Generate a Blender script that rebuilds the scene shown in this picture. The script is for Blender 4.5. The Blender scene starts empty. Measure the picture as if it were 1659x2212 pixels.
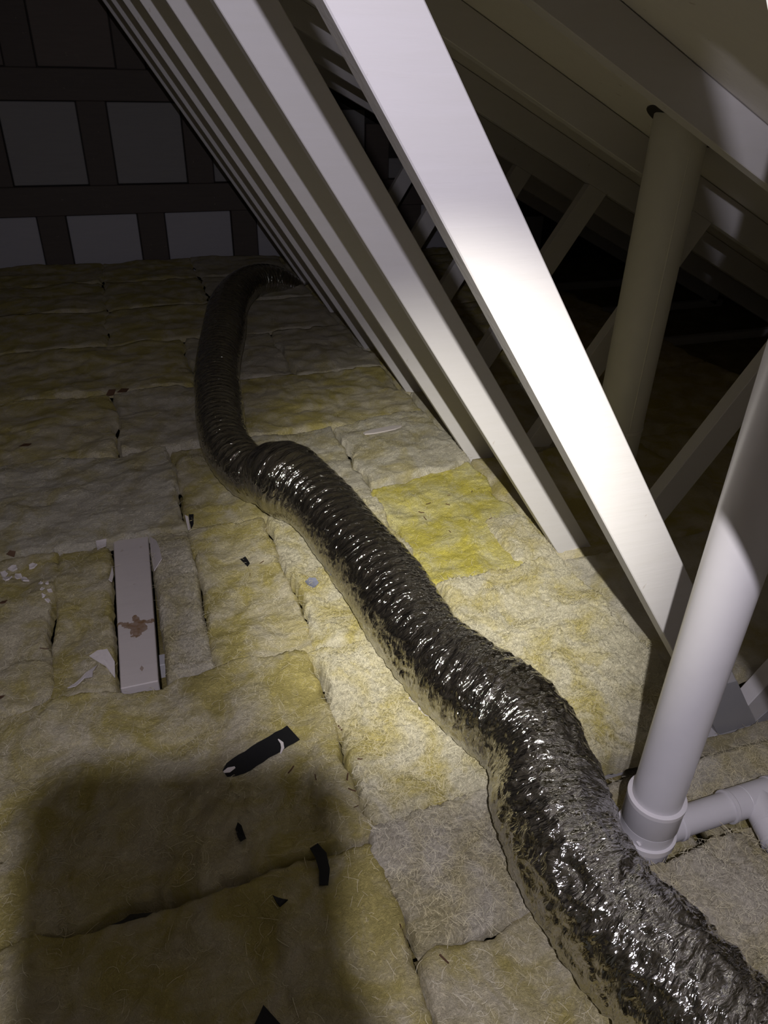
import bpy, bmesh, math, random
import numpy as np
from mathutils import Vector, Matrix
from mathutils.bvhtree import BVHTree

random.seed(7)
RNG = np.random.default_rng(11)
SC = bpy.context.scene
COL = SC.collection

# ------------------------------------------------------------------ camera
H = 1.15                                    # lens height above the insulation
RIGHT = Vector((0.94576166, -0.32405636, 0.02285528))
DOWN = Vector((-0.15058216, -0.49963967, -0.85304467))
FWD = Vector((0.28785396, 0.80333534, -0.52133715))
cam_d = bpy.data.cameras.new('camera')
cam_d.sensor_fit = 'VERTICAL'
cam_d.sensor_height = 24.0
cam_d.lens = 24.0 * 1585.32 / 2212.0
cam_d.clip_start = 0.005
cam_d.clip_end = 60
cam = bpy.data.objects.new('camera', cam_d)
COL.objects.link(cam)
m = Matrix.Identity(4)
for i in range(3):
    m[i][0] = RIGHT[i]; m[i][1] = -DOWN[i]; m[i][2] = -FWD[i]
m.translation = Vector((0, 0, H))
cam.matrix_world = m
SC.camera = cam

# ------------------------------------------------------------------ world, torch, exposure
w = bpy.data.worlds.new('ambient_fill'); SC.world = w; w.use_nodes = True
bg = w.node_tree.nodes['Background']
bg.inputs[0].default_value = (0.9, 0.85, 0.75, 1); bg.inputs[1].default_value = 0.06  # added dim ambient fill; the closed attic has no such source

TORCH = Vector((-0.041, -0.185, 1.408))
def torch(name, target, angle, blend, power, color, radius=0.009):
    d = bpy.data.lights.new(name, 'SPOT')
    d.energy = power; d.color = color; d.spot_size = math.radians(angle); d.spot_blend = blend
    d.shadow_soft_size = radius
    o = bpy.data.objects.new(name, d); COL.objects.link(o)
    o.location = TORCH
    o.rotation_euler = (Vector(target) - TORCH).to_track_quat('-Z', 'Y').to_euler()
    return o
AXIS = TORCH + Vector((0.328, 0.748, -0.612)) * 2.0
torch('torch_core', AXIS, 36, 1.0, 250, (1.0, 0.97, 0.86))
torch('torch_spill', AXIS, 156, 0.85, 56, (0.90, 0.86, 1.0))

vs = SC.view_settings
vs.view_transform = 'Standard'; vs.look = 'None'; vs.gamma = 1.0; vs.use_curve_mapping = False
vs.exposure = 0.0
SC.cycles.max_bounces = 14; SC.cycles.diffuse_bounces = 9; SC.cycles.glossy_bounces = 5

# ------------------------------------------------------------------ helpers
def link(name, me, mat=None, parent=None):
    o = bpy.data.objects.new(name, me); COL.objects.link(o)
    if mat: me.materials.append(mat)
    if parent: o.parent = parent
    return o
def mesh_np(name, V, F, smooth=False):
    me = bpy.data.meshes.new(name)
    V = np.asarray(V, dtype=np.float32); F = np.asarray(F, dtype=np.int32)
    me.vertices.add(len(V)); me.vertices.foreach_set('co', V.ravel())
    k = F.shape[1]
    me.loops.add(F.size); me.loops.foreach_set('vertex_index', F.ravel())
    me.polygons.add(len(F)); me.polygons.foreach_set('loop_start', np.arange(0, F.size, k, dtype=np.int32))
    me.polygons.foreach_set('use_smooth', np.full(len(F), smooth, dtype=bool))
    me.update(calc_edges=True); me.validate()
    return me
def tag(o, label=None, cat=None, group=None, kind=None):
    if label: o['label'] = label
    if cat: o['category'] = cat
    if group: o['group'] = group
    if kind: o['kind'] = kind
    return o
def empty(name, loc=(0, 0, 0)):
    o = bpy.data.objects.new(name, None); COL.objects.link(o); o.location = loc
    o.empty_display_size = 0.05
    return o
def prism(name, poly, axis_vec, mat, parent=None, bevel=0.0015):
    """closed polygon (3D points) extruded by axis_vec, with softly broken edges"""
    bm = bmesh.new()
    vs_ = [bm.verts.new(p) for p in poly]
    f = bm.faces.new(vs_)
    r = bmesh.ops.extrude_face_region(bm, geom=[f])
    bmesh.ops.translate(bm, vec=Vector(axis_vec), verts=[e for e in r['geom'] if isinstance(e, bmesh.types.BMVert)])
    bmesh.ops.recalc_face_normals(bm, faces=bm.faces)
    if bevel:
        bmesh.ops.bevel(bm, geom=bm.edges[:], offset=bevel, segments=1, affect='EDGES')
    me = bpy.data.meshes.new(name); bm.to_mesh(me); bm.free()
    return link(name, me, mat, parent)
def box(name, x0, x1, y0, y1, z0, z1, mat, parent=None, bevel=0.002):
    return prism(name, [(x0, y0, z0), (x1, y0, z0), (x1, y1, z0), (x0, y1, z0)], (0, 0, z1 - z0), mat, parent, bevel)
def lathe(name, prof, origin, axis, mat, parent=None, n=48):
    """surface of revolution; prof = [(distance along axis, radius)]"""
    a = Vector(axis).normalized()
    u = a.orthogonal().normalized(); v = a.cross(u)
    V = []; F = []
    o = Vector(origin)
    for t, r in prof:
        for i in range(n):
            q = 2 * math.pi * i / n
            V.append(o + a * t + (u * math.cos(q) + v * math.sin(q)) * r)
    for j in range(len(prof) - 1):
        for i in range(n):
            F.append((j * n + i, j * n + (i + 1) % n, (j + 1) * n + (i + 1) % n, (j + 1) * n + i))
    me = mesh_np(name, [tuple(p) for p in V], F, True)
    ob = link(name, me, mat, parent)
    md = ob.modifiers.new('edges', 'EDGE_SPLIT'); md.split_angle = math.radians(35)
    return ob

# --- vectorised gradient noise
def _hash(ix, iy, seed):
    h = (ix.astype(np.int64) * 374761393 + iy.astype(np.int64) * 668265263 + seed * 974634777) & 0xFFFFFFFF
    h = ((h ^ (h >> 13)) * 1274126177) & 0xFFFFFFFF
    return ((h ^ (h >> 16)) & 0xFFFF) / 65536.0 * 2 * np.pi
def pn(x, y, seed=0):
    x = np.asarray(x, float); y = np.asarray(y, float)
    x0 = np.floor(x); y0 = np.floor(y); fx = x - x0; fy = y - y0
    sx = fx * fx * fx * (fx * (fx * 6 - 15) + 10); sy = fy * fy * fy * (fy * (fy * 6 - 15) + 10)
    def g(a, b):
        t = _hash(x0 + a, y0 + b, seed)
        return np.cos(t) * (fx - a) + np.sin(t) * (fy - b)
    n0 = g(0, 0) * (1 - sx) + g(1, 0) * sx
    n1 = g(0, 1) * (1 - sx) + g(1, 1) * sx
    return (n0 * (1 - sy) + n1 * sy) * 1.5
def fbm(x, y, o=4, seed=0):
    s = 0; a = 1.0; t = 0
    for i in range(o):
        s = s + a * pn(x * 2 ** i, y * 2 ** i, seed + i * 17); t += a; a *= 0.5
    return s / t
def ridged(x, y, o=3, seed=0):
    s = 0; a = 1.0; t = 0
    for i in range(o):
        s = s + a * (1 - np.abs(pn(x * 2 ** i, y * 2 ** i, seed + i * 31)) * 2); t += a; a *= 0.5
    return s / t

# ------------------------------------------------------------------ materials
def new_mat(name):
    mt = bpy.data.materials.new(name); mt.use_nodes = True
    nt = mt.node_tree; b = nt.nodes['Principled BSDF']
    return mt, nt, b
def nd(nt, typ, **kw):
    n = nt.nodes.new(typ)
    for k, v in kw.items():
        setattr(n, k, v)
    return n
def noise(nt, vec, scale, detail=4, rough=0.55, dist=0.0):
    n = nd(nt, 'ShaderNodeTexNoise')
    n.inputs['Scale'].default_value = scale; n.inputs['Detail'].default_value = detail
    n.inputs['Roughness'].default_value = rough; n.inputs['Distortion'].default_value = dist
    if vec: nt.links.new(vec, n.inputs['Vector'])
    return n
def ramp(nt, fac, stops):
    r = nd(nt, 'ShaderNodeValToRGB')
    e = r.color_ramp.elements
    while len(e) < len(stops): e.new(0.5)
    for i, (p, c) in enumerate(stops):
        e[i].position = p; e[i].color = (*c, 1) if len(c) == 3 else c
    nt.links.new(fac, r.inputs['Fac'])
    return r
def mapping(nt, src, scale):
    mp = nd(nt, 'ShaderNodeMapping'); mp.inputs['Scale'].default_value = scale
    nt.links.new(src, mp.inputs['Vector'])
    return mp.outputs[0]
def mix(nt, fac, a, b):
    x = nd(nt, 'ShaderNodeMix', data_type='RGBA')
    if isinstance(fac, float): x.inputs[0].default_value = fac
    else: nt.links.new(fac, x.inputs[0])
    for s, i in ((a, 6), (b, 7)):
        if isinstance(s, tuple): x.inputs[i].default_value = (*s, 1)
        else: nt.links.new(s, x.inputs[i])
    return x.outputs[2]
def bump(nt, b, h, strength, dist, prev=None):
    bp = nd(nt, 'ShaderNodeBump'); bp.inputs['Strength'].default_value = strength; bp.inputs['Distance'].default_value = dist
    nt.links.new(h, bp.inputs['Height'])
    if prev: nt.links.new(prev.outputs[0], bp.inputs['Normal'])
    nt.links.new(bp.outputs[0], b.inputs['Normal'])
    return bp

def wool(name, yellow, cream, lo, hi, fine=1.0):
    """glass wool: two tones in cloudy patches, fibre swirls as fine relief, scattered dark specks"""
    mt, nt, b = new_mat(name)
    tc = nd(nt, 'ShaderNodeTexCoord').outputs['Object']
    big = noise(nt, tc, 9, 5, 0.6, 0.6)
    f1 = noise(nt, tc, 34, 6, 0.62, 1.3)
    f1.noise_type = 'RIDGED_MULTIFRACTAL'
    f1.inputs['Lacunarity'].default_value = 2.1
    fw = noise(nt, tc, 90, 5, 0.65, 2.4)
    r1 = ramp(nt, big.outputs[0], [(lo, yellow), (hi, cream)])
    sm = nd(nt, 'ShaderNodeMath', operation='MULTIPLY_ADD'); sm.inputs[1].default_value = 0.30; sm.inputs[2].default_value = 0.0
    nt.links.new(f1.outputs[0], sm.inputs[0])
    sm2 = nd(nt, 'ShaderNodeMath', operation='ADD'); nt.links.new(sm.outputs[0], sm2.inputs[0]); nt.links.new(fw.outputs[0], sm2.inputs[1])
    r2 = ramp(nt, sm2.outputs[0], [(0.62, (0, 0, 0)), (1.0, (1, 1, 1))])
    fz = nd(nt, 'ShaderNodeMath', operation='MULTIPLY'); fz.inputs[1].default_value = 0.75 * fine
    nt.links.new(r2.outputs[0], fz.inputs[0])
    c = mix(nt, fz.outputs[0], r1.outputs[0], tuple(min(1, v * 1.14) for v in cream))
    st = noise(nt, tc, 5.3, 4, 0.6, 0.3)
    rs = ramp(nt, st.outputs[0], [(0.60, (0, 0, 0)), (0.74, (1, 1, 1))])
    fs = nd(nt, 'ShaderNodeMath', operation='MULTIPLY'); fs.inputs[1].default_value = 0.45
    nt.links.new(rs.outputs[0], fs.inputs[0])
    c = mix(nt, fs.outputs[0], c, (0.33, 0.27, 0.15))
    nt.links.new(c, b.inputs['Base Color'])
    b.inputs['Roughness'].default_value = 0.95
    b.inputs['Specular IOR Level'].default_value = 0.15
    p = bump(nt, b, sm2.outputs[0], 0.9 * fine, 0.012)
    f2 = noise(nt, tc, 260, 4, 0.6, 1.6)
    bump(nt, b, f2.outputs[0], 0.7 * fine, 0.003, p)
    return mt
M = {}
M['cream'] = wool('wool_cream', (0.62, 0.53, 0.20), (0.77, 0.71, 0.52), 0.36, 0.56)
M['pale'] = wool('wool_pale', (0.57, 0.50, 0.27), (0.69, 0.64, 0.51), 0.36, 0.56)
M['grey'] = wool('wool_grey', (0.57, 0.50, 0.28), (0.70, 0.64, 0.50), 0.36, 0.58)
M['yellow'] = wool('wool_yellow', (0.69, 0.60, 0.12), (0.76, 0.70, 0.38), 0.40, 0.66, 0.9)
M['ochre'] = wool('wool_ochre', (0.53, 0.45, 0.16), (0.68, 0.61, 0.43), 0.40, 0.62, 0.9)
M['under'] = wool('wool_under', (0.30, 0.24, 0.08), (0.42, 0.35, 0.16), 0.4, 0.7, 0.8)
M['fibre'] = wool('wool_fibre', (0.66, 0.59, 0.36), (0.72, 0.67, 0.50), 0.4, 0.6, 0.3)

def timber(name, c1, c2, rough=0.55):
    mt, nt, b = new_mat(name)
    tc = nd(nt, 'ShaderNodeTexCoord').outputs['Object']
    g = noise(nt, mapping(nt, tc, (3, 30, 30)), 2.2, 5, 0.6, 0.4)
    d = noise(nt, tc, 7, 5, 0.65)
    c = mix(nt, g.outputs[0], c1, c2)
    rd = ramp(nt, d.outputs[0], [(0.66, (0, 0, 0)), (0.80, (1, 1, 1))])
    fd = nd(nt, 'ShaderNodeMath', operation='MULTIPLY'); fd.inputs[1].default_value = 0.22
    nt.links.new(rd.outputs[0], fd.inputs[0])
    c = mix(nt, fd.outputs[0], c, (0.34, 0.27, 0.20))
    sp = noise(nt, tc, 38, 2, 0.5)
    rs = ramp(nt, sp.outputs[0], [(0.735, (0, 0, 0)), (0.76, (1, 1, 1))])
    fs = nd(nt, 'ShaderNodeMath', operation='MULTIPLY'); fs.inputs[1].default_value = 0.35
    nt.links.new(rs.outputs[0], fs.inputs[0])
    c = mix(nt, fs.outputs[0], c, (0.30, 0.23, 0.17))
    nt.links.new(c, b.inputs['Base Color'])
    b.inputs['Roughness'].default_value = rough
    b.inputs['Specular IOR Level'].default_value = 0.3
    bump(nt, b, g.outputs[0], 0.25, 0.002)
    return mt
M['truss'] = timber('truss_timber', (0.585, 0.565, 0.565), (0.545, 0.525, 0.505))
M['sheet'] = timber('roof_sheet', (0.70, 0.67, 0.62), (0.65, 0.62, 0.57), 0.6)
M['plank'] = timber('plank_timber', (0.60, 0.55, 0.53), (0.54, 0.49, 0.47), 0.6)
M['brown'] = timber('brown_timber', (0.115, 0.095, 0.08), (0.085, 0.07, 0.06), 0.7)
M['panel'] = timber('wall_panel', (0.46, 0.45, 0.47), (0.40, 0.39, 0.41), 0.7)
M['panel_mid'] = timber('wall_panel_dim', (0.30, 0.29, 0.28), (0.25, 0.24, 0.23), 0.7)  # darker than the bottom row: weaker torchlight up the wall painted in
M['panel_top'] = timber('wall_board_brown_dim', (0.16, 0.13, 0.11), (0.12, 0.10, 0.085), 0.7)  # brownish boards, darkened further to paint in the torch's falloff

def plain(name, col, rough=0.5, spec=0.5, bscale=None, bstr=0.2):
    mt, nt, b = new_mat(name)
    tc = nd(nt, 'ShaderNodeTexCoord').outputs['Object']
    n = noise(nt, tc, 14, 4, 0.6)
    c = mix(nt, n.outputs[0], tuple(v * 0.93 for v in col), tuple(min(1, v * 1.05) for v in col))
    nt.links.new(c, b.inputs['Base Color'])
    b.inputs['Roughness'].default_value = rough
    b.inputs['Specular IOR Level'].default_value = spec
    if bscale:
        n2 = noise(nt, tc, bscale, 3)
        bump(nt, b, n2.outputs[0], bstr, 0.002)
    return mt
M['pvc'] = plain('white_pvc', (0.62, 0.60, 0.61), 0.32, 0.45)
M['pvc_rim'] = plain('white_pvc_rim', (0.72, 0.69, 0.69), 0.3, 0.5)
M['flue'] = plain('flue_metal', (0.66, 0.64, 0.57), 0.45, 0.4)
M['black'] = plain('black_tape', (0.012, 0.012, 0.013), 0.5, 0.3, 120, 0.2)
M['white_scrap'] = plain('white_paper', (0.66, 0.61, 0.60), 0.7, 0.2, 60, 0.4)
M['blue_scrap'] = plain('blue_grey_foil', (0.20, 0.21, 0.27), 0.35, 0.5, 90, 0.5)
M['brown_scrap'] = plain('brown_flake', (0.10, 0.055, 0.03), 0.7, 0.2)
M['phone'] = plain('phone_dark', (0.02, 0.02, 0.022), 0.5, 0.4)
M['gap_dark'] = plain('dark_gap', (0.05, 0.045, 0.04), 0.9, 0.1)

def foil():
    mt, nt, b = new_mat('crinkled_foil')
    tc = nd(nt, 'ShaderNodeTexCoord')
    uv = tc.outputs['UV']
    b.inputs['Metallic'].default_value = 1.0
    b.inputs['Base Color'].default_value = (0.56, 0.55, 0.52, 1)
    b.inputs['Roughness'].default_value = 0.09
    # creases run mostly round the duct: u = metres along, v = metres around
    wv_ = noise(nt, mapping(nt, uv, (30, 30, 1)), 1.0, 2, 0.5, 0.0)
    wm = nd(nt, 'ShaderNodeVectorMath', operation='SCALE'); wm.inputs['Scale'].default_value = 0.02
    nt.links.new(wv_.outputs['Color'], wm.inputs[0])
    wa = nd(nt, 'ShaderNodeVectorMath', operation='ADD'); nt.links.new(uv, wa.inputs[0]); nt.links.new(wm.outputs[0], wa.inputs[1])
    uw = wa.outputs[0]
    def facets(sx, sy):
        v = nd(nt, 'ShaderNodeTexVoronoi'); v.feature = 'DISTANCE_TO_EDGE'; v.inputs['Scale'].default_value = 1.0
        nt.links.new(mapping(nt, uw, (sx, sy, 1)), v.inputs['Vector'])
        return v.outputs['Distance']
    a = noise(nt, mapping(nt, uw, (110, 20, 1)), 1.0, 3, 0.55, 0.8)
    p = bump(nt, b, a.outputs[0], 0.45, 0.010)
    p = bump(nt, b, facets(75, 24), 0.46, 0.008, p)
    p = bump(nt, b, facets(170, 70), 0.38, 0.004, p)
    n3 = noise(nt, mapping(nt, uv, (420, 210, 1)), 1.0, 3, 0.6, 0.8)
    bump(nt, b, n3.outputs[0], 0.05, 0.0025, p)
    return mt
M['foil'] = foil()

# ------------------------------------------------------------------ setting: floor, roof, gable wall
FLOOR_Z = -0.17
APEX_X, ROOF_K, ROOF_Z0 = -0.196, 0.4877, 1.729
def roof_z(x): return ROOF_Z0 - ROOF_K * x if x >= APEX_X else ROOF_Z0 - ROOF_K * (2 * APEX_X - x)
WALL_Y = 5.30
EAVE = 3.92
fl = box('floor', 2 * APEX_X - EAVE, EAVE, -1.6, WALL_Y + 0.1, FLOOR_Z - 0.03, FLOOR_Z, M['under'], None, 0)
tag(fl, 'plasterboard and old yellow wool seen between the batts', None, None, 'structure')
for nm, s in (('ceiling_right', 1), ('ceiling_left', -1)):
    xe = APEX_X + s * (EAVE - APEX_X)
    pr = [(APEX_X, -1.6, roof_z(APEX_X) + 0.002), (xe, -1.6, roof_z(xe) + 0.002),
          (xe, -1.6, roof_z(xe) + 0.03), (APEX_X, -1.6, roof_z(APEX_X) + 0.03)]
    tag(prism(nm, pr, (0, WALL_Y + 1.7, 0), M['sheet'], None, 0),
        'sloping roof lining sheet on the %s side' % ('right' if s > 0 else 'left'), None, None, 'structure')

wb = prism('wall_back', [(2 * APEX_X - EAVE, WALL_Y + 0.05, FLOOR_Z), (EAVE, WALL_Y + 0.05, FLOOR_Z),
                         (EAVE, WALL_Y + 0.05, roof_z(EAVE)), (APEX_X, WALL_Y + 0.05, roof_z(APEX_X)),
                         (2 * APEX_X - EAVE, WALL_Y + 0.05, roof_z(EAVE))], (0, 0.08, 0), M['gap_dark'], None, 0)
tag(wb, 'dark gable wall of pale panels between brown timbers', None, None, 'structure')
def wbox(nm, x0, x1, z0, z1, proud, mat):
    return box(nm, x0, x1, WALL_Y + 0.05 - proud, WALL_Y + 0.052, z0, z1, mat, wb, 0.004)
studs = {0: [], 1: [], 2: []}
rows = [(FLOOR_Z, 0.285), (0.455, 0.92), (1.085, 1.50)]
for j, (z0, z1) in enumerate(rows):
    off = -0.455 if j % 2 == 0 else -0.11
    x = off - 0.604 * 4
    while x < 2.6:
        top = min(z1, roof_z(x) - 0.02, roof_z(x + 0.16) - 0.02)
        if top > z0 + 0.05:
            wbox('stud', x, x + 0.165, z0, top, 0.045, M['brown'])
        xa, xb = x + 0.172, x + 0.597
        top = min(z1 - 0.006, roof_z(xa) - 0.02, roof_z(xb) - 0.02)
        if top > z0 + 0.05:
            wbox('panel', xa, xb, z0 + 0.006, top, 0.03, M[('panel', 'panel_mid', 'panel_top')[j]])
        x += 0.604
for z0, z1 in ((0.285, 0.455), (0.92, 1.085)):
    xr = (ROOF_Z0 - z1) / ROOF_K - 0.05
    wbox('rail', 2 * APEX_X - xr, xr, z0, z1, 0.055, M['brown'])

# ------------------------------------------------------------------ roof trusses
TY = [0.23 + 0.605 * k for k in range(8)]
T = 0.040
DEP = 0.09
SW = 0.672                                    # run per rise of the long web
slen = math.hypot(1, SW)
truss_lab = ['truss nearest the viewpoint, just out of frame at the right',
             'nearest pale timber truss, its broad bright web crossing the middle',
             'second pale timber truss, half of its web in shade',
             'third pale timber truss, a thin bright web stripe showing',
             'fourth pale timber truss along the row',
             'fifth pale timber truss, web foot on the grey batts',
             'sixth pale timber truss, second from the dark gable',
             'last dim timber truss before the dark gable wall']
for k, y in enumerate(TY):
    root = empty('roof_truss', (APEX_X, y, FLOOR_Z))
    tag(root, truss_lab[k], 'roof truss', 'roof trusses in a row')
    inv = Vector((-APEX_X, -y, -FLOOR_Z))
    def member(nm, pts, yy=0.0):
        o = prism(nm, [Vector((a, y + yy, c)) + inv for a, c in pts], (0, T, 0), M['truss'], root, 0.0018)
        return o
    dv = DEP * math.sqrt(1 + ROOF_K ** 2)
    def mx(x): return 2 * APEX_X - x
    # bottom chord
    member('bottom_chord', [(mx(EAVE - .2), FLOOR_Z + .001), (EAVE - .2, FLOOR_Z + .001), (EAVE - .2, FLOOR_Z + .045), (mx(EAVE - .2), FLOOR_Z + .045)])
    for s in (1, -1):
        f = (lambda x: x) if s > 0 else mx
        xe = EAVE - 0.25
        member('rafter', [(f(APEX_X + .001), roof_z(APEX_X)), (f(xe), roof_z(xe)), (f(xe), roof_z(xe) - dv), (f(APEX_X + .001), roof_z(APEX_X) - dv)])
        # long web from the ridge down to the bottom chord; lower edge x = 1.03 - SW z
        wv = (0.125 if k == 0 else DEP) * slen   # horizontal width; unseen first truss's web widened to broaden its shadow
        def tz(off):                          # height where the web edge meets the rafter's lower edge
            return (ROOF_Z0 - dv - ROOF_K * (1.03 + off)) / (1 - ROOF_K * SW)
        za, zb = tz(0), tz(wv); zc = FLOOR_Z + 0.047
        zapex = roof_z(APEX_X) - dv
        xa = 1.03 - SW * za
        pts = [(1.03 - SW * zc, zc), (1.03 + wv - SW * zc, zc), (1.03 + wv - SW * zb, zb), (max(xa, APEX_X), min(za, zapex))]
        member('web', [(f(a), c) for a, c in pts])
        # short web from the same node up to the rafter
        xo = 1.172 if k < 2 else 1.225
        SO = 0.649
        wo = DEP * math.hypot(1, SO)
        def ez(off):
            return (ROOF_Z0 - dv - ROOF_K * (xo + .052 * SO + off)) / (1 + ROOF_K * SO)
        e0, e1 = ez(0), ez(wo)
        xl = lambda z, off: xo + SO * (z + 0.052) + off
        z2 = -0.052 - wo / (SO + SW)         # where the lower edge meets the long web
        if z2 > zc:
            p2 = [(xl(-0.052, 0), -0.052), (xl(z2, wo), z2)]
        else:
            p2 = [(xl(-0.052, 0), -0.052), (1.03 + wv - SW * zc, zc), (xl(zc, wo), zc)]
        if k >= 2: p2 = [(xl(zc, 0), zc), (xl(zc, wo), zc)]
        pts = p2 + [(xl(e1, wo), e1), (xl(e0, 0), e0)]
        member('strut', [(f(a), c) for a, c in pts])

# galvanised plates pressed over the joint of the nearest truss at its foot
M['plate'] = plain('galvanised_plate', (0.36, 0.355, 0.36), 0.5, 0.5)
near_truss = [o for o in COL.objects if o.name.startswith('roof_truss')][1]
_inv = Vector((-APEX_X, -TY[1], -FLOOR_Z))
po = prism('nail_plate', [Vector((x_, TY[1] - 0.0022, z_)) + _inv for x_, z_ in ((1.002, 0.045), (1.1075, 0.045), (1.172, -0.052), (1.214, -0.113), (1.243, -0.084), (1.300, -0.121), (1.112, -0.123))],
           (0, 0.0016, 0), M['plate'], near_truss, 0.0003)
po['label'] = 'dull grey metal joint plate'

# ------------------------------------------------------------------ insulation batts
BATTS = []
def fibres(bt, me_v, n_fib, seed, mat):
    r = np.random.default_rng(seed)
    idx = r.integers(0, len(me_v), n_fib)
    P = me_v[idx] + r.normal(0, 0.003, (n_fib, 3)) * np.array([1, 1, 0])
    th = r.uniform(0, 2 * np.pi, n_fib); L = r.uniform(0.008, 0.030, n_fib); cv = r.normal(0, 1.6, n_fib)
    W = r.uniform(0.00018, 0.00042, n_fib)
    segs = 4; V = []; F = []
    cur = P.copy(); cur[:, 2] += 0.0005
    lift = r.uniform(0.0, 0.35, n_fib)
    for s in range(segs + 1):
        d = np.stack([np.cos(th), np.sin(th)], 1)
        n = np.stack([-d[:, 1], d[:, 0]], 1)
        a = cur.copy(); b = cur.copy()
        a[:, :2] += n * W[:, None]; b[:, :2] -= n * W[:, None]
        V += [a, b]
        cur[:, :2] += d * (L / segs)[:, None]
        cur[:, 2] += lift * L / segs * math.cos(math.pi * s / segs)
        th = th + cv / segs
    V = np.stack(V, 1).reshape(-1, 3)
    k = 2 * (segs + 1)
    base = (np.arange(n_fib) * k)[:, None]
    for s in range(segs):
        F.append(base + np.array([[2 * s, 2 * s + 1, 2 * s + 3, 2 * s + 2]]))
    F = np.concatenate(F, 0)
    me = mesh_np('loose_fibre', V, F, True)
    o = link('loose_fibre', me, mat, bt)
    o['kind'] = 'stuff'
    return o
def batt(x0, x1, y0, y1, zt, mat, label, group=None, seed=None, cell=0.006, amp=1.0, tilt=(0, 0), fib=0, edge=0.016, bottom=-0.034, wob=1.0, skew=0.0):
    x0 -= 0.007; x1 += 0.007; y0 -= 0.007; y1 += 0.007
    seed = seed or int(abs(x0 * 977 + y0 * 5113) * 10) % 9973
    nx = max(8, int((x1 - x0) / cell)); ny = max(8, int((y1 - y0) / cell))
    u = np.linspace(0, 1, nx + 1); v = np.linspace(0, 1, ny + 1)
    # finer spacing at the edges so they roll over smoothly
    X, Y = np.meshgrid(x0 + (x1 - x0) * u, y0 + (y1 - y0) * v, indexing='ij')
    dx = np.minimum(X - x0, x1 - X); dy = np.minimum(Y - y0, y1 - Y)
    # rounded rectangle distance
    r = edge
    ax = np.clip(r - dx, 0, None); ay = np.clip(r - dy, 0, None)
    dist = np.clip(1 - np.hypot(ax, ay) / r, 0, 1)
    dist = np.clip(dist + 0.25 * fbm(X * 40, Y * 40, 2, seed + 5) * (dist > 0) * (dist < 1), 0, 1)
    prof = np.sqrt(1 - (1 - dist) ** 2)
    wx = X + 0.02 * fbm(X * 9, Y * 9, 2, seed + 1); wy = Y + 0.02 * fbm(X * 9, Y * 9, 2, seed + 2)
    h = 0.024 * fbm(wx * 4.5, wy * 4.5, 3, seed) + 0.008 * fbm(wx * 15, wy * 15, 3, seed + 3) + (0.003 if cell < 0.009 else 0.0012) * ridged(wx * 45 + 2 * fbm(X * 20, Y * 20, 2, seed + 7), wy * 45, 2, seed + 4)
    if cell < 0.0045:
        h = h + 0.0058 * (ridged(wx * 75 + 3 * fbm(X * 35, Y * 35, 2, seed + 21), wy * 75 + 3 * fbm(X * 35, Y * 35, 2, seed + 22), 2, seed + 23) - 0.4)
    top = zt + amp * h + tilt[0] * (X - (x0 + x1) / 2) + tilt[1] * (Y - (y0 + y1) / 2)
    Z = bottom + (top - bottom) * prof
    wob = min(wob, (x1 - x0) / 0.35, (y1 - y0) / 0.35)
    jx = 0.034 * wob * fbm(X * 6, Y * 6, 3, seed + 8) + 0.006 * wob * fbm(X * 50, Y * 50, 2, seed + 9)
    jy = 0.034 * wob * fbm(X * 6, Y * 6, 3, seed + 10) + 0.006 * wob * fbm(X * 50, Y * 50, 2, seed + 11)
    cx, cy = (x0 + x1) / 2, (y0 + y1) / 2
    jy = jy + skew * (X - cx)
    V = np.stack([X + jx - cx, Y + jy - cy, Z - bottom], -1).reshape(-1, 3)
    i = np.arange(nx)[:, None]; j = np.arange(ny)[None, :]
    a = (i * (ny + 1) + j).ravel()
    F = np.stack([a, a + ny + 1, a + ny + 2, a + 1], 1)
    o = link('insulation_batt', mesh_np('insulation_batt', V, F, True), M[mat])
    o.location = (cx, cy, bottom)
    tag(o, label, 'insulation', group or 'glass wool batts on the attic floor')
    if fib:
        fibres(o, V[(dist.ravel() > 0.5)], int(fib * 0.7), seed, M['fibre'])
    BATTS.append(o)
    return o
FAR = 'dim batts further back in the attic'
# left of the foil duct, from the viewpoint outwards
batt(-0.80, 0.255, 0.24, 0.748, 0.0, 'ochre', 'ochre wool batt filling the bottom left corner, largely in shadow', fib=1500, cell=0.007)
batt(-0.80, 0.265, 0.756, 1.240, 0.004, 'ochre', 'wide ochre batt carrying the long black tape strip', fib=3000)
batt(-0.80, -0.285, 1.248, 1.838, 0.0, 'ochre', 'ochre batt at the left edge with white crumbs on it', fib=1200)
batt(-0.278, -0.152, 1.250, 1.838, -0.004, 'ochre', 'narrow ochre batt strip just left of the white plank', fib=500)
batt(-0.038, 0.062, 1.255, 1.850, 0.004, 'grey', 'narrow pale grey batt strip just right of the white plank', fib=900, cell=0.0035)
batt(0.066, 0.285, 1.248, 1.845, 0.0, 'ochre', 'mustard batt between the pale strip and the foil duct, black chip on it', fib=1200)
batt(-0.80, 0.060, 1.855, 2.385, 0.008, 'pale', 'pale batt behind the top end of the white plank', fib=1500, cell=0.008)
batt(0.070, 0.300, 1.860, 2.390, -0.012, 'ochre', 'mustard batt tucked against the left side of the duct bend', fib=600, cell=0.008)
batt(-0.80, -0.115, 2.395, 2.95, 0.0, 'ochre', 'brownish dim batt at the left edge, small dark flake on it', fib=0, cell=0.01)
batt(-0.105, 0.215, 2.398, 2.95, 0.004, 'grey', 'greyish dim batt left of the upper duct run', fib=0, cell=0.01)
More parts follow.
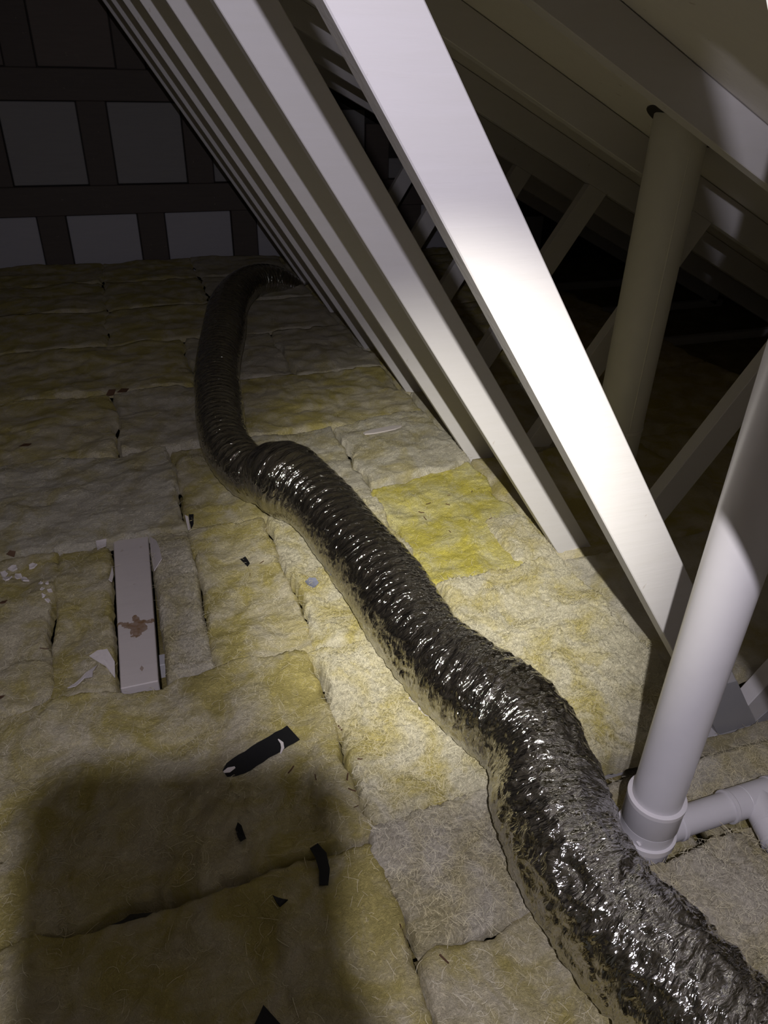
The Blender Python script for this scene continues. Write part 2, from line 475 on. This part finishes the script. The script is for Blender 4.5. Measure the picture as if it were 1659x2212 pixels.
# under and beside the duct
batt(0.266, 0.640, 0.20, 0.545, -0.006, 'ochre', 'smooth yellow batt at the bottom edge left of the duct', fib=900, amp=0.8)
batt(0.270, 0.630, 0.553, 0.775, 0.004, 'grey', 'small greyish white batt left of the widest duct part', fib=2500, cell=0.0035)
batt(0.276, 0.640, 0.783, 1.245, 0.006, 'cream', 'cream batt strip between tape strip and duct', fib=5500, cell=0.0035)
batt(0.296, 0.632, 1.253, 1.845, 0.002, 'cream', 'cream batt with a blue grey scrap, left side of the duct', fib=4000, cell=0.0035)
batt(0.310, 0.640, 1.856, 2.395, 0.0, 'pale', 'pale batt under the raised hump of the duct', fib=1200, cell=0.008)
# right of the duct
batt(0.655, 0.895, 0.12, 0.560, 0.008, 'grey', 'greyish white batt in front of the white pipe, bottom right', fib=2500, amp=1.2, cell=0.0035)
batt(0.905, 1.50, 0.05, 0.560, -0.030, 'ochre', 'ochre batt at the right edge below the branch pipe', fib=600, cell=0.009)
batt(0.650, 0.850, 0.568, 0.765, -0.075, 'ochre', 'low ochre batt around the foot of the white pipe', fib=700, bottom=-0.12, amp=0.6)
batt(0.858, 1.160, 0.650, 0.728, -0.036, 'pale', 'pale batt behind the branch pipe, at the foot of the near truss', fib=1500)
batt(0.858, 1.50, 0.566, 0.643, -0.055, 'ochre', 'sunken ochre batt strip beneath the branch pipe', fib=200, cell=0.008)
batt(0.870, 1.500, 0.740, 0.826, -0.100, 'grey', 'low greyish wool right in front of the near truss foot', fib=300, bottom=-0.165, amp=0.7)
batt(0.650, 1.018, 0.775, 1.405, 0.010, 'cream', 'bright cream batt right of the duct, beside the pipe shadow', fib=6500, amp=1.15, cell=0.0035, skew=0.12)
batt(0.645, 1.022, 1.413, 1.955, -0.002, 'yellow', 'brightest yellow batt, right of the duct hump', fib=700, amp=0.8, cell=0.005, skew=0.20)
batt(0.648, 1.024, 1.964, 2.415, 0.012, 'pale', 'pale batt with a grey slat lying on it', fib=2500, cell=0.007, skew=0.16)
batt(0.300, 1.026, 2.424, 2.95, 0.0, 'ochre', 'yellowish batt right of the upper duct run, fourth web beside it', fib=1500, cell=0.009)
batt(0.225, 0.640, 2.958, 3.56, 0.0, 'grey', 'smooth grey batt under the upper duct, far part', fib=0, cell=0.012)
batt(0.648, 1.03, 2.958, 3.56, 0.006, 'grey', 'smooth grey batt beside the fifth web foot', fib=0, cell=0.012)
batt(0.900, 1.030, 1.420, 1.640, 0.010, 'cream', 'white tuft of wool at the foot of the second web', fib=1500, cell=0.0035, amp=1.2, edge=0.03, wob=1.5, bottom=-0.02)
row_lab = ('third row from the gable', 'second row from the gable', 'row against the gable')
col_lab = ('leftmost dim batt', 'dim batt left of the far duct run', 'dim batt by the last duct bend', 'dim greyish batt beside the far web feet')
for a, y0 in enumerate((3.57, 4.16, 4.75)):
    for c_, (x0, x1) in enumerate(((-1.5, -0.85), (-0.84, -0.12), (-0.11, 0.44), (0.45, 1.03))):
        batt(x0, x1, y0, y0 + 0.58 if y0 < 4.7 else 5.27, 0.0, 'grey' if x0 > 0.3 else 'ochre',
             '%s in the %s' % (col_lab[c_], row_lab[a]), FAR, cell=0.02, bottom=-0.018, amp=0.8)
batt(-0.80, 0.215, 2.958, 3.56, 0.0, 'ochre', 'wide dim ochre batt left of the duct, two dark flakes at its near seam', FAR, cell=0.015, bottom=-0.02)
ordn = ('first', 'second', 'third', 'fourth', 'fifth', 'sixth', 'seventh', 'last')
for a, y0 in enumerate((0.82, 1.43, 2.04, 2.64, 3.25, 3.85, 4.45, 5.0)):
    y1 = min(5.27, y0 + 0.60)
    if a == 0: y0 = 0.90
    batt(1.034, 1.70, y0, y1, -0.01, 'ochre' if a % 2 else 'pale', 'shaded batt right behind the web feet, %s from the white pipe' % ordn[a], FAR, cell=0.014)
    batt(1.71, 2.55, y0, y1, -0.01, 'ochre', 'shaded batt deeper under the roof slope, %s from the white pipe' % ordn[a], FAR, cell=0.022)

bpy.context.view_layer.update()
TREES = []
for o in BATTS:
    vs_ = [o.matrix_world @ v.co for v in o.data.vertices]
    TREES.append(BVHTree.FromPolygons(vs_, [tuple(p.vertices) for p in o.data.polygons]))
def ground(x, y):
    best = FLOOR_Z
    for t in TREES:
        h = t.ray_cast(Vector((x, y, 0.5)), Vector((0, 0, -1)))
        if h[0] is not None and h[0].z > best: best = h[0].z
    return best if best > -0.03 else -0.012

# ------------------------------------------------------------------ foil duct
stations = [  # x, y, z of the centreline, radius
    (1.02, 4.50, -0.10, 0.084), (0.84, 4.38, 0.035, 0.088), (0.656, 4.20, 0.075, 0.090), (0.499, 3.83, 0.080, 0.094), (0.403, 3.38, 0.080, 0.096),
    (0.304, 2.89, 0.080, 0.085), (0.262, 2.545, 0.082, 0.083), (0.236, 2.277, 0.080, 0.078), (0.244, 2.12, 0.076, 0.078), (0.276, 1.995, 0.070, 0.078),
    (0.304, 1.945, 0.078, 0.080), (0.332, 1.905, 0.100, 0.100), (0.364, 1.850, 0.106, 0.110), (0.425, 1.715, 0.092, 0.094), (0.463, 1.474, 0.085, 0.093), (0.481, 1.284, 0.085, 0.096),
    (0.493, 1.103, 0.084, 0.090), (0.526, 0.976, 0.085, 0.098), (0.577, 0.836, 0.088, 0.100), (0.578, 0.746, 0.088, 0.096),
    (0.546, 0.648, 0.088, 0.097), (0.529, 0.551, 0.088, 0.096), (0.537, 0.453, 0.088, 0.096), (0.560, 0.365, 0.088, 0.097),
    (0.590, 0.27, 0.088, 0.098), (0.640, 0.12, 0.088, 0.098), (0.70, -0.05, 0.088, 0.098)]
S = np.array(stations)
def catmull(P, n):
    out = []
    for i in range(len(P) - 1):
        p0 = P[max(i - 1, 0)]; p1 = P[i]; p2 = P[i + 1]; p3 = P[min(i + 2, len(P) - 1)]
        t = np.linspace(0, 1, n, endpoint=False)[:, None]
        out.append(0.5 * ((2 * p1) + (-p0 + p2) * t + (2 * p0 - 5 * p1 + 4 * p2 - p3) * t ** 2 + (-p0 + 3 * p1 - 3 * p2 + p3) * t ** 3))
    out.append(P[-1][None])
    return np.concatenate(out)
CP = catmull(S, 60)
seg = np.linalg.norm(np.diff(CP[:, :3], axis=0), axis=1); arc = np.concatenate([[0], np.cumsum(seg)])
NS = int(arc[-1] / 0.0042); NT = 150
s = np.linspace(0, arc[-1], NS)
C3 = np.stack([np.interp(s, arc, CP[:, i]) for i in range(4)], 1)
# soften the centreline a little
Tn = np.gradient(C3[:, :3], axis=0); Tn /= np.linalg.norm(Tn, axis=1)[:, None]
side = np.cross(Tn, np.array([0, 0, 1.0])); side /= np.linalg.norm(side, axis=1)[:, None]
up = np.cross(side, Tn)
th = np.linspace(-np.pi / 2, 1.5 * np.pi, NT + 1)
SS, TH = np.meshgrid(s, th, indexing='ij')
R0 = np.interp(SS, s, C3[:, 3])
arcv = TH * 0.093
pitch = 0.031
warp = 0.012 * fbm(SS * 9, arcv * 9, 2, 41)
ph = (SS + warp) / pitch - TH / (2 * np.pi)
near = np.clip((SS - 2.9) / 1.5, 0, 1)                    # the near run is slack and crumpled, the far run taut
loose = np.clip(0.25 + 0.75 * near + 0.7 * fbm(SS * 2.2, arcv * 2.0, 2, 77), 0.12, 1.4)
rib = 0.5 + 0.5 * np.cos(2 * np.pi * ph)
rad = R0 + 0.0040 * rib ** 1.5 * np.clip(1.2 - 0.8 * loose, 0.15, 1)
rad += 0.009 * fbm(SS * 7, arcv * 7, 2, 51) * loose
fold = ridged((SS + 0.35 * arcv) * 22 + 1.4 * fbm(SS * 12, arcv * 12, 2, 61), arcv * 9, 3, 62)
rad += 0.0068 * (fold - 0.6) * loose
fold2 = ridged(SS * 44 + 1.5 * fbm(SS * 25, arcv * 20, 2, 63), arcv * 18 - SS * 9, 2, 64)
rad += (0.0012 + 0.0022 * near) * (fold2 - 0.6)
fold3 = ridged(SS * 30 - arcv * 34 + 1.5 * fbm(SS * 18, arcv * 18, 2, 66), arcv * 20 + SS * 16, 2, 67)
rad += 0.0030 * near * (fold3 - 0.6)
PX = C3[:, None, :3] + side[:, None, :] * (np.cos(TH) * rad)[..., None] + up[:, None, :] * (np.sin(TH) * rad)[..., None]
PX[..., 2] = np.maximum(PX[..., 2], -0.004 + 0.003 * fbm(SS * 14, arcv * 14, 2, 65))
V = PX.reshape(-1, 3)
i = np.arange(NS - 1)[:, None]; j = np.arange(NT)[None, :]
a = (i * (NT + 1) + j).ravel()
F = np.stack([a, a + 1, a + NT + 2, a + NT + 1], 1)
duct_me = mesh_np('foil_duct', V, F, True)
uvl = duct_me.uv_layers.new(name='UVMap')
li = np.zeros(len(duct_me.loops), dtype=np.int32); duct_me.loops.foreach_get('vertex_index', li)
UV = np.stack([SS.ravel()[li], arcv.ravel()[li]], 1).astype(np.float32)
uvl.data.foreach_set('uv', UV.ravel())
duct = link('flexible_duct', duct_me, M['foil'])
tag(duct, 'crinkled silver foil flexible duct snaking over the insulation', 'duct')

# ------------------------------------------------------------------ white plastic vent pipe with side branch
PXY = (0.7194, 0.6054); PR = 0.041
vp = empty('vent_pipe', (PXY[0], PXY[1], -0.10))
tag(vp, 'white plastic vent pipe rising at the right with a socketed foot', 'pipe')
top = roof_z(PXY[0]) - 0.10 + 0.10
lathe('pipe_shaft', [(0.19, PR), (roof_z(PXY[0] + PR) + 0.095, PR), (roof_z(PXY[0] + PR) + 0.095, PR - 0.004)], (0, 0, 0), (0, 0, 1), M['pvc'], vp, 64)
lathe('socket', [(0.148, .0455), (0.152, .0475), (0.199, .0475), (0.2015, .0480), (0.2085, .0480), (0.2095, .0465), (0.2095, PR - .001)], (0, 0, 0), (0, 0, 1), M['pvc'], vp, 64)
lathe('collar', [(0.122, .0455), (0.147, .0455), (0.1475, .0445)], (0, 0, 0), (0, 0, 1), M['pvc'], vp, 64)
lathe('rim', [(0.110, .0455), (0.110, .0505), (0.1225, .0505), (0.1235, .049), (0.1235, .045)], (0, 0, 0), (0, 0, 1), M['pvc_rim'], vp, 64)
lathe('rim', [(0.2015, .0475), (0.2015, .0484), (0.2095, .0484), (0.2100, .0475), (0.2100, PR)], (0, 0, 0), (0, 0, 1), M['pvc_rim'], vp, 64)
lathe('foot', [(0.0, .036), (0.02, .042), (0.05, .0455), (0.110, .0465)], (0, 0, 0), (0, 0, 1), M['pvc'], vp, 64)
box('mould_mark', -0.041, -0.036, -0.032, -0.023, 0.132, 0.1345, M['pvc_rim'], vp, 0.0005)
BZ = 0.105
lathe('branch_socket', [(0.030, .027), (0.050, .0285), (0.064, .0285), (0.066, .0305), (0.072, .0305), (0.073, .026)], (0, 0, BZ), (1, 0, 0), M['pvc'], vp)
lathe('branch_pipe', [(0.06, .0262), (0.20, .0262)], (0, 0, BZ), (1, 0, 0), M['pvc'], vp)
lathe('coupling', [(0.176, .026), (0.177, .0305), (0.183, .0305), (0.185, .0290), (0.212, .0290), (0.213, .0280), (0.214, .0280), (0.215, .0288), (0.255, .0288), (0.262, .0288), (0.275, .0288), (0.276, .0305), (0.283, .0305), (0.284, .026)], (0, 0, BZ), (1, 0, 0), M['pvc'], vp)
lathe('tee_arm', [(0.0, .0288), (0.052, .0288), (0.0525, .0278), (0.0535, .0278), (0.054, .0290), (0.080, .0290), (0.081, .0305), (0.087, .0305), (0.088, .026)], (0.243, 0, BZ), (-0.25, -1, -0.10), M['pvc'], vp)
lathe('branch_pipe', [(0.075, .0262), (0.40, .0262)], (0.243, 0, BZ), (-0.25, -1, -0.10), M['pvc'], vp)
lathe('branch_pipe', [(0.270, .0262), (0.62, .0262)], (0, 0, BZ), (1, 0, 0), M['pvc'], vp)

# ------------------------------------------------------------------ metal flue behind the trusses
FXY = (1.44, 1.795)
fz = -0.05
fp = empty('flue_pipe', (FXY[0], FXY[1], fz))
tag(fp, 'dull metal flue pipe passing through the roof behind the trusses', 'flue')
ftop = roof_z(FXY[0] + 0.075) - fz - 0.004
lathe('flue_shaft', [(0.0, .0735), (0.215, .0735), (0.217, .0755), (0.228, .0755), (0.230, .0735), (ftop, .0735)], (0, 0, 0), (0, 0, 1), M['flue'], fp, 64)
fs_o = fp.children[0] if fp.children else None
for v in bpy.data.objects[[o.name for o in COL.objects if o.parent == fp][0]].data.vertices:
    if v.co.z > ftop - 1e-4: v.co.z = roof_z(FXY[0] + v.co.x) - fz - 0.003
gap_v = []; gap_f = []
for q in range(48):
    t_ = 2 * math.pi * q / 48
    for rr_ in (0.0735, 0.098):
        x_, y_ = rr_ * math.cos(t_), rr_ * math.sin(t_) * 0.9
        gap_v.append((x_, y_, roof_z(FXY[0] + x_) - fz - 0.0015))
for q in range(48):
    a_ = 2 * q; b_ = 2 * ((q + 1) % 48)
    gap_f.append((a_, a_ + 1, b_ + 1, b_))
go = link('roof_gap', mesh_np('roof_gap', gap_v, gap_f), M['gap_dark'], fp)  # flat ring on the lining, its dark colour stands in for shade in the hole
go['label'] = 'dark ring for the shaded gap around the flue in the roof lining'
seam_dir = Vector((-FXY[0], -FXY[1], 0)).normalized()
seam_dir.rotate(Matrix.Rotation(math.radians(28), 3, 'Z'))
lathe('seam', [(0.0, .0022), (ftop, .0022)], (seam_dir.x * .0735, seam_dir.y * .0735, 0), (0, 0, 1), M['flue'], fp, 10)

# ------------------------------------------------------------------ white plank lying between the batts
def stained_plank():
    mt = M['plank']; nt = mt.node_tree; b = nt.nodes['Principled BSDF']
    src = b.inputs['Base Color'].links[0].from_socket
    tc = nd(nt, 'ShaderNodeTexCoord').outputs['Object']
    n = noise(nt, tc, 26, 3, 0.55, 0.4)
    sep = nd(nt, 'ShaderNodeSeparateXYZ'); nt.links.new(tc, sep.inputs[0])
    def m2(op, a, c):
        q = nd(nt, 'ShaderNodeMath', operation=op)
        for i_, v_ in ((0, a), (1, c)):
            if isinstance(v_, (int, float)): q.inputs[i_].default_value = v_
            else: nt.links.new(v_, q.inputs[i_])
        return q.outputs[0]
    wob = m2('MULTIPLY', m2('SUBTRACT', n.outputs[0], 0.5), 0.11)
    d1 = m2('ABSOLUTE', m2('ADD', m2('SUBTRACT', sep.outputs['Y'], 1.478), wob), 0)
    bx = m2('ABSOLUTE', m2('SUBTRACT', sep.outputs['X'], -0.098), 0)
    d2 = m2('ADD', m2('ABSOLUTE', m2('SUBTRACT', sep.outputs['Y'], 1.468), 0), m2('MULTIPLY', bx, 1.6))
    d2 = m2('ADD', d2, m2('MULTIPLY', wob, 1.3))
    f = m2('MAXIMUM', m2('LESS_THAN', d1, 0.007), m2('LESS_THAN', d2, 0.036))
    n2 = noise(nt, tc, 60, 3)
    f = m2('MULTIPLY', f, m2('ADD', 0.35, m2('MULTIPLY', n2.outputs[0], 0.9)))
    kx = m2('ABSOLUTE', m2('SUBTRACT', sep.outputs['X'], -0.092), 0); ky = m2('ABSOLUTE', m2('SUBTRACT', sep.outputs['Y'], 1.312), 0)
    kn = m2('MULTIPLY', m2('LESS_THAN', m2('ADD', m2('MULTIPLY', kx, 2.2), ky), 0.010), 0.6)
    out = mix(nt, m2('MINIMUM', m2('MAXIMUM', f, kn), 1.0), src, (0.20, 0.11, 0.045))
    nt.links.new(out, b.inputs['Base Color'])
stained_plank()
pk = prism('plank', [(-0.139, 1.262, 0), (-0.060, 1.262, 0), (-0.044, 1.856, 0), (-0.138, 1.860, 0)], (0, 0, 0.035), M['plank'], None, 0.002)
pk.location = (0, 0, -0.045)
tag(pk, 'flat white painted plank with a brown stain, lying between batts', 'plank')

# ------------------------------------------------------------------ scraps and litter lying on the wool
def flake(name, poly, mat, label, cat, group=None, th=0.0015, lift=0.002, curl=0.004, sub=2, seed=0, parent=None, zfix=None):
    """thin loose scrap: outline in plan, laid on the wool and slightly curled"""
    P = np.array(poly, float); c = P.mean(0)
    g = np.array([ground(x, y) for x, y in P] + [ground(*c)])
    A = np.c_[np.r_[P, c[None]] - c, np.ones(len(P) + 1)]
    co = np.linalg.lstsq(A, g, rcond=None)[0]
    base = max(co[2], (g - A[:, :2] @ co[:2]).max() - 0.002) + lift
    if zfix is not None: co = np.array([0, 0, 0]); base = zfix
    bm = bmesh.new()
    ctr = bm.verts.new((0, 0, 0))
    ring = [bm.verts.new((x - c[0], y - c[1], 0)) for x, y in P]
    for i_ in range(len(ring)):
        bm.faces.new((ctr, ring[i_], ring[(i_ + 1) % len(ring)]))
    bmesh.ops.subdivide_edges(bm, edges=bm.edges[:], cuts=sub, use_grid_fill=True)
    rr = random.Random(seed + int(abs(c[0]) * 1000))
    a_ = rr.uniform(0, 6.28); size = np.abs(P - c).max() + 1e-6
    for v in bm.verts:
        q = (v.co.x * math.cos(a_) + v.co.y * math.sin(a_)) / size
        v.co.z = co[0] * v.co.x + co[1] * v.co.y + curl * q * q + rr.uniform(-.0003, .0003)
    bmesh.ops.recalc_face_normals(bm, faces=bm.faces)
    r_ = bmesh.ops.solidify(bm, geom=bm.faces[:], thickness=th)
    me = bpy.data.meshes.new(name); bm.to_mesh(me); bm.free()
    o = link(name, me, mat, parent)
    o.location = (c[0], c[1], base)
    if parent is None: tag(o, label, cat, group)
    return o
def strip(name, pts, widths, mat, label, cat, group=None, th=0.002, lift=0.003, ragged=0.0, seed=1):
    """flat tape or slat following the wool along pts"""
    rr = random.Random(seed)
    P = np.array(pts, float); n = len(P)
    t = np.gradient(P, axis=0); t /= np.linalg.norm(t, axis=1)[:, None]
    nn = np.stack([-t[:, 1], t[:, 0]], 1)
    c = P.mean(0)
    L_ = []; R_ = []
    zs = np.array([max(ground(*(p + q * w_ * .45)) for w_ in (-1, 0, 1) ) for p, q, w in zip(P, nn, widths) for w_ in (widths[0],)]) if False else np.array([max(ground(*(p + q * w * f_)) for f_ in (-.5, 0, .5)) for p, q, w in zip(P, nn, widths)])
    zs = np.convolve(np.pad(zs, 2, mode='edge'), np.ones(5) / 5, mode='valid') + lift
    z0 = zs.min()
    bm = bmesh.new()
    for k_ in range(n):
        e = ragged * rr.uniform(-1, 1)
        L_.append(bm.verts.new((*(P[k_] + nn[k_] * (widths[k_] / 2 + e) - c), zs[k_] - z0)))
        R_.append(bm.verts.new((*(P[k_] - nn[k_] * (widths[k_] / 2 + ragged * rr.uniform(-1, 1)) - c), zs[k_] - z0)))
    for k_ in range(n - 1):
        bm.faces.new((L_[k_], R_[k_], R_[k_ + 1], L_[k_ + 1]))
    bmesh.ops.recalc_face_normals(bm, faces=bm.faces)
    bmesh.ops.solidify(bm, geom=bm.faces[:], thickness=th)
    me = bpy.data.meshes.new(name); bm.to_mesh(me); bm.free()
    o = link(name, me, mat); o.location = (c[0], c[1], z0)
    tag(o, label, cat, group)
    return o
def lerp(a, b, n): return [(a[0] + (b[0] - a[0]) * i_ / (n - 1), a[1] + (b[1] - a[1]) * i_ / (n - 1)) for i_ in range(n)]
GB = 'black scraps on the wool'
tp = strip('tape_strip', lerp((0.040, 0.958), (0.184, 1.012), 12), [0.018, 0.036, 0.043] + [0.045] * 9, M['black'],
           'long black tape strip lying at the edge of the phone shadow', 'tape', None, 0.0015, 0.004, 0.0012)
tz = tp.location
tb = strip('torn_patch', [(0.151, 1.001), (0.156, 0.990), (0.155, 0.978), (0.148, 0.966)], [0.002, 0.006, 0.006, 0.002], M['white_scrap'], None, None, None, 0.0008, 0.011)
tb.parent = tp; tb.location = tb.location - tp.location
te = strip('torn_end', [(0.038, 0.955), (0.048, 0.957), (0.060, 0.960)], [0.004, 0.012, 0.004], M['white_scrap'], None, None, None, 0.0008, 0.011)
te.parent = tp; te.location = te.location - tp.location
flake('black_chip', [(0.184, 1.655), (0.199, 1.659), (0.203, 1.640), (0.205, 1.625), (0.196, 1.606), (0.191, 1.632)], M['black'], 'small black chip on the mustard batt beside the duct', 'scrap', GB)
flake('black_chip', [(0.040, 0.830), (0.046, 0.841), (0.051, 0.832), (0.054, 0.800), (0.044, 0.797), (0.041, 0.812)], M['black'], 'narrow black sliver in the middle of the phone shadow', 'scrap', GB)
strip('black_strip', [(0.162, 0.762), (0.169, 0.742), (0.168, 0.715), (0.160, 0.690)], [0.016, 0.020, 0.018, 0.015], M['black'], 'curved black strip at the right edge of the phone shadow', 'scrap', GB, 0.0015, 0.006)
flake('black_chip', [(0.077, 0.693), (0.099, 0.681), (0.084, 0.671)], M['black'], 'small black triangle below the dark seam', 'scrap', GB)
flake('black_chip', [(0.010, 0.516), (0.033, 0.547), (0.052, 0.510), (0.030, 0.496)], M['black'], 'black triangular scrap at the bottom edge of the picture', 'scrap', GB)
flake('black_chip', [(0.078, 1.935), (0.092, 1.936), (0.086, 1.890), (0.077, 1.868), (0.076, 1.90)], M['black'], 'black chip touching a white curl near the duct bend', 'scrap', GB, curl=0.008)
flake('paper_curl', [(0.066, 1.930), (0.075, 1.925), (0.074, 1.865), (0.067, 1.862)], M['white_scrap'], 'narrow white curl touching a black chip near the duct bend', 'scrap', 'white scraps on the wool', curl=0.010)
GW = 'white scraps on the wool'
flake('paper_scrap', [(-0.182, 1.848), (-0.154, 1.853), (-0.156, 1.822), (-0.170, 1.812), (-0.178, 1.795)], M['white_scrap'], 'pale paper scrap left of the plank top', 'scrap', GW, curl=0.006)
flake('paper_scrap', [(-0.040, 1.845), (-0.024, 1.790), (-0.018, 1.735), (-0.016, 1.672), (-0.040, 1.655), (-0.042, 1.76)], M['white_scrap'], 'long pale paper scrap along the right side of the plank top', 'scrap', GW, curl=0.004, lift=0.006)
flake('paper_scrap', [(-0.196, 1.345), (-0.180, 1.366), (-0.160, 1.372), (-0.146, 1.330), (-0.147, 1.280), (-0.165, 1.318)], M['white_scrap'], 'torn pale paper flap left of the plank foot', 'scrap', GW, curl=0.010, lift=0.004)
flake('paper_scrap', [(-0.242, 1.274), (-0.205, 1.316), (-0.180, 1.320), (-0.206, 1.302), (-0.226, 1.276)], M['white_scrap'], 'thin white paper curl lying furthest from the plank foot', 'scrap', GW, curl=0.006, lift=0.004)
flake('paper_scrap', [(-0.144, 1.728), (-0.153, 1.655), (-0.146, 1.650), (-0.142, 1.690)], M['white_scrap'], 'thin paper sliver against the left side of the plank', 'scrap', GW, curl=0.004, lift=0.005)
flake('foil_scrap', [(0.322, 1.484), (0.336, 1.496), (0.352, 1.490), (0.356, 1.474), (0.338, 1.456), (0.326, 1.466)], M['blue_scrap'], 'blue grey crumpled scrap on the cream batt', 'scrap', None, curl=0.006)
flake('paper_scrap', [(0.436, 1.032), (0.452, 1.036), (0.468, 0.985), (0.470, 0.955), (0.455, 0.958), (0.444, 0.995)], M['white_scrap'], 'white paper corner poking out from under the duct', 'scrap', GW, curl=0.0, lift=0.001)
strip('slat', lerp((0.728, 2.264), (0.880, 2.294), 6), [0.012, 0.028, 0.030, 0.030, 0.028, 0.006], M['plank'], 'grey flat slat lying on the pale batt', 'slat', None, 0.005, 0.008)
for q, (x, y) in enumerate([(-0.405, 1.752), (-0.385, 1.775), (-0.372, 1.745), (-0.395, 1.728), (-0.356, 1.722), (-0.340, 1.778)]):
    a0 = q * 1.1
    flake('plaster_crumb', [(x + 0.010 * (1 + .4 * math.sin(3 * t_ + q)) * math.cos(t_ + a0), y + 0.012 * math.sin(t_ + a0)) for t_ in (0, 1.2, 2.4, 3.6, 4.8)], M['white_scrap'],
          'white plaster crumb in the cluster at the left edge', 'crumb', 'white crumbs at the left edge', th=0.004)
for q, (x, y) in enumerate([(-0.312, 1.672), (-0.296, 1.662), (-0.306, 1.640), (-0.290, 1.634), (-0.302, 1.612), (-0.294, 1.600)]):
    flake('plaster_crumb', [(x + 0.006 * math.cos(t_ + q), y + 0.007 * math.sin(t_ + q)) for t_ in (0, 1.5, 3.0, 4.6)], M['white_scrap'],
          'tiny white crumb in the trail left of the plank', 'crumb', 'white crumb trail', th=0.003)
for (x, y, s_, lab) in ((-0.405, 2.534, 0.020, 'dark brown flake alone on the dim left batt'), (-0.118, 2.960, 0.022, 'dark flake in the far dim seam, left one of two'),
                        (-0.070, 2.962, 0.024, 'dark flake in the far dim seam, right one of two'), (-0.395, 1.622, 0.010, 'brown flake at the left edge below the white crumbs'),
                        (-0.375, 1.290, 0.010, 'brown flake at the left edge near the plank foot level'), (-0.398, 1.858, 0.012, 'brown flake at the left edge in the seam above the crumbs')):
    flake('brown_flake', [(x - s_, y - s_ * .3), (x - s_ * .2, y + s_ * .6), (x + s_, y + s_ * .4), (x + s_ * .5, y - s_ * .5)], M['brown_scrap'], lab, 'flake', 'brown flakes on the wool')
SPL = [(0.856, 1.795), (0.833, 1.749), (0.741, 1.704), (0.855, 1.64), (0.917, 1.629), (0.743, 1.74), (0.779, 1.609), (0.945, 1.814), (0.779, 1.774)]
for q, (x, y) in enumerate(SPL + [(0.289, 0.905), (0.279, 1.007), (0.255, 0.875), (0.252, 0.811), (0.255, 0.846), (0.304, 0.525), (0.197, 1.578), (0.236, 1.621), (-0.297, 1.434), (0.258, 0.582), (0.20, 0.90), (0.16, 0.93)]):
    a0 = (q * 2.39) % 3.14; l_ = 0.005 + 0.004 * ((q * 7) % 3) / 2
    dx_, dy_ = l_ * math.cos(a0), l_ * math.sin(a0); w_ = 0.0011
    flake('splinter', [(x - dx_ - dy_ * .15, y - dy_ + dx_ * .15), (x + dx_ - dy_ * .15, y + dy_ + dx_ * .15), (x + dx_ + dy_ * .15, y + dy_ - dx_ * .15), (x - dx_ + dy_ * .15, y - dy_ - dx_ * .15)],
          M['brown_scrap'], 'tiny dark splinter on the bright yellow batt' if q < len(SPL) else 'tiny dark splinter on the wool near the phone shadow or duct', 'splinter', 'splinters on the yellow batt' if q < len(SPL) else 'splinters on the other batts', sub=1, curl=0.001)

# ------------------------------------------------------------------ the phone that takes the picture (behind the lens)
def to_world(a, b, c): return Vector((0, 0, H)) + RIGHT * a + DOWN * b + FWD * c
def rounded_rect(x0, x1, y0, y1, r, n=8):
    pts = []
    for cx, cy, q in ((x1 - r, y0 + r, -90), (x1 - r, y1 - r, 0), (x0 + r, y1 - r, 90), (x0 + r, y0 + r, 180)):
        for i in range(n + 1):
            t = math.radians(q + 90 * i / n)
            pts.append((cx + r * math.cos(t), cy + r * math.sin(t)))
    return pts
ph_o = prism('smartphone', [to_world(a, b, -0.004) for a, b in rounded_rect(-0.092, 0.0105, -0.0185, 0.15, 0.016)], -FWD * 0.011, M['phone'], None, 0)  # outline made wider than a phone to shape the cast shadow
prism('hand_stand_in', [to_world(a, b, -0.005) for a, b in ((0.0108, 0.040), (0.018, 0.056), (0.030, 0.078), (0.040, 0.10), (0.040, 0.15), (0.0108, 0.15))], -FWD * 0.012, M['phone'], ph_o, 0)  # unseen stand-in for the holding hand, shaped for its shadow
tag(ph_o, 'dark handheld phone behind the viewpoint, seen only by its shadow', 'phone')
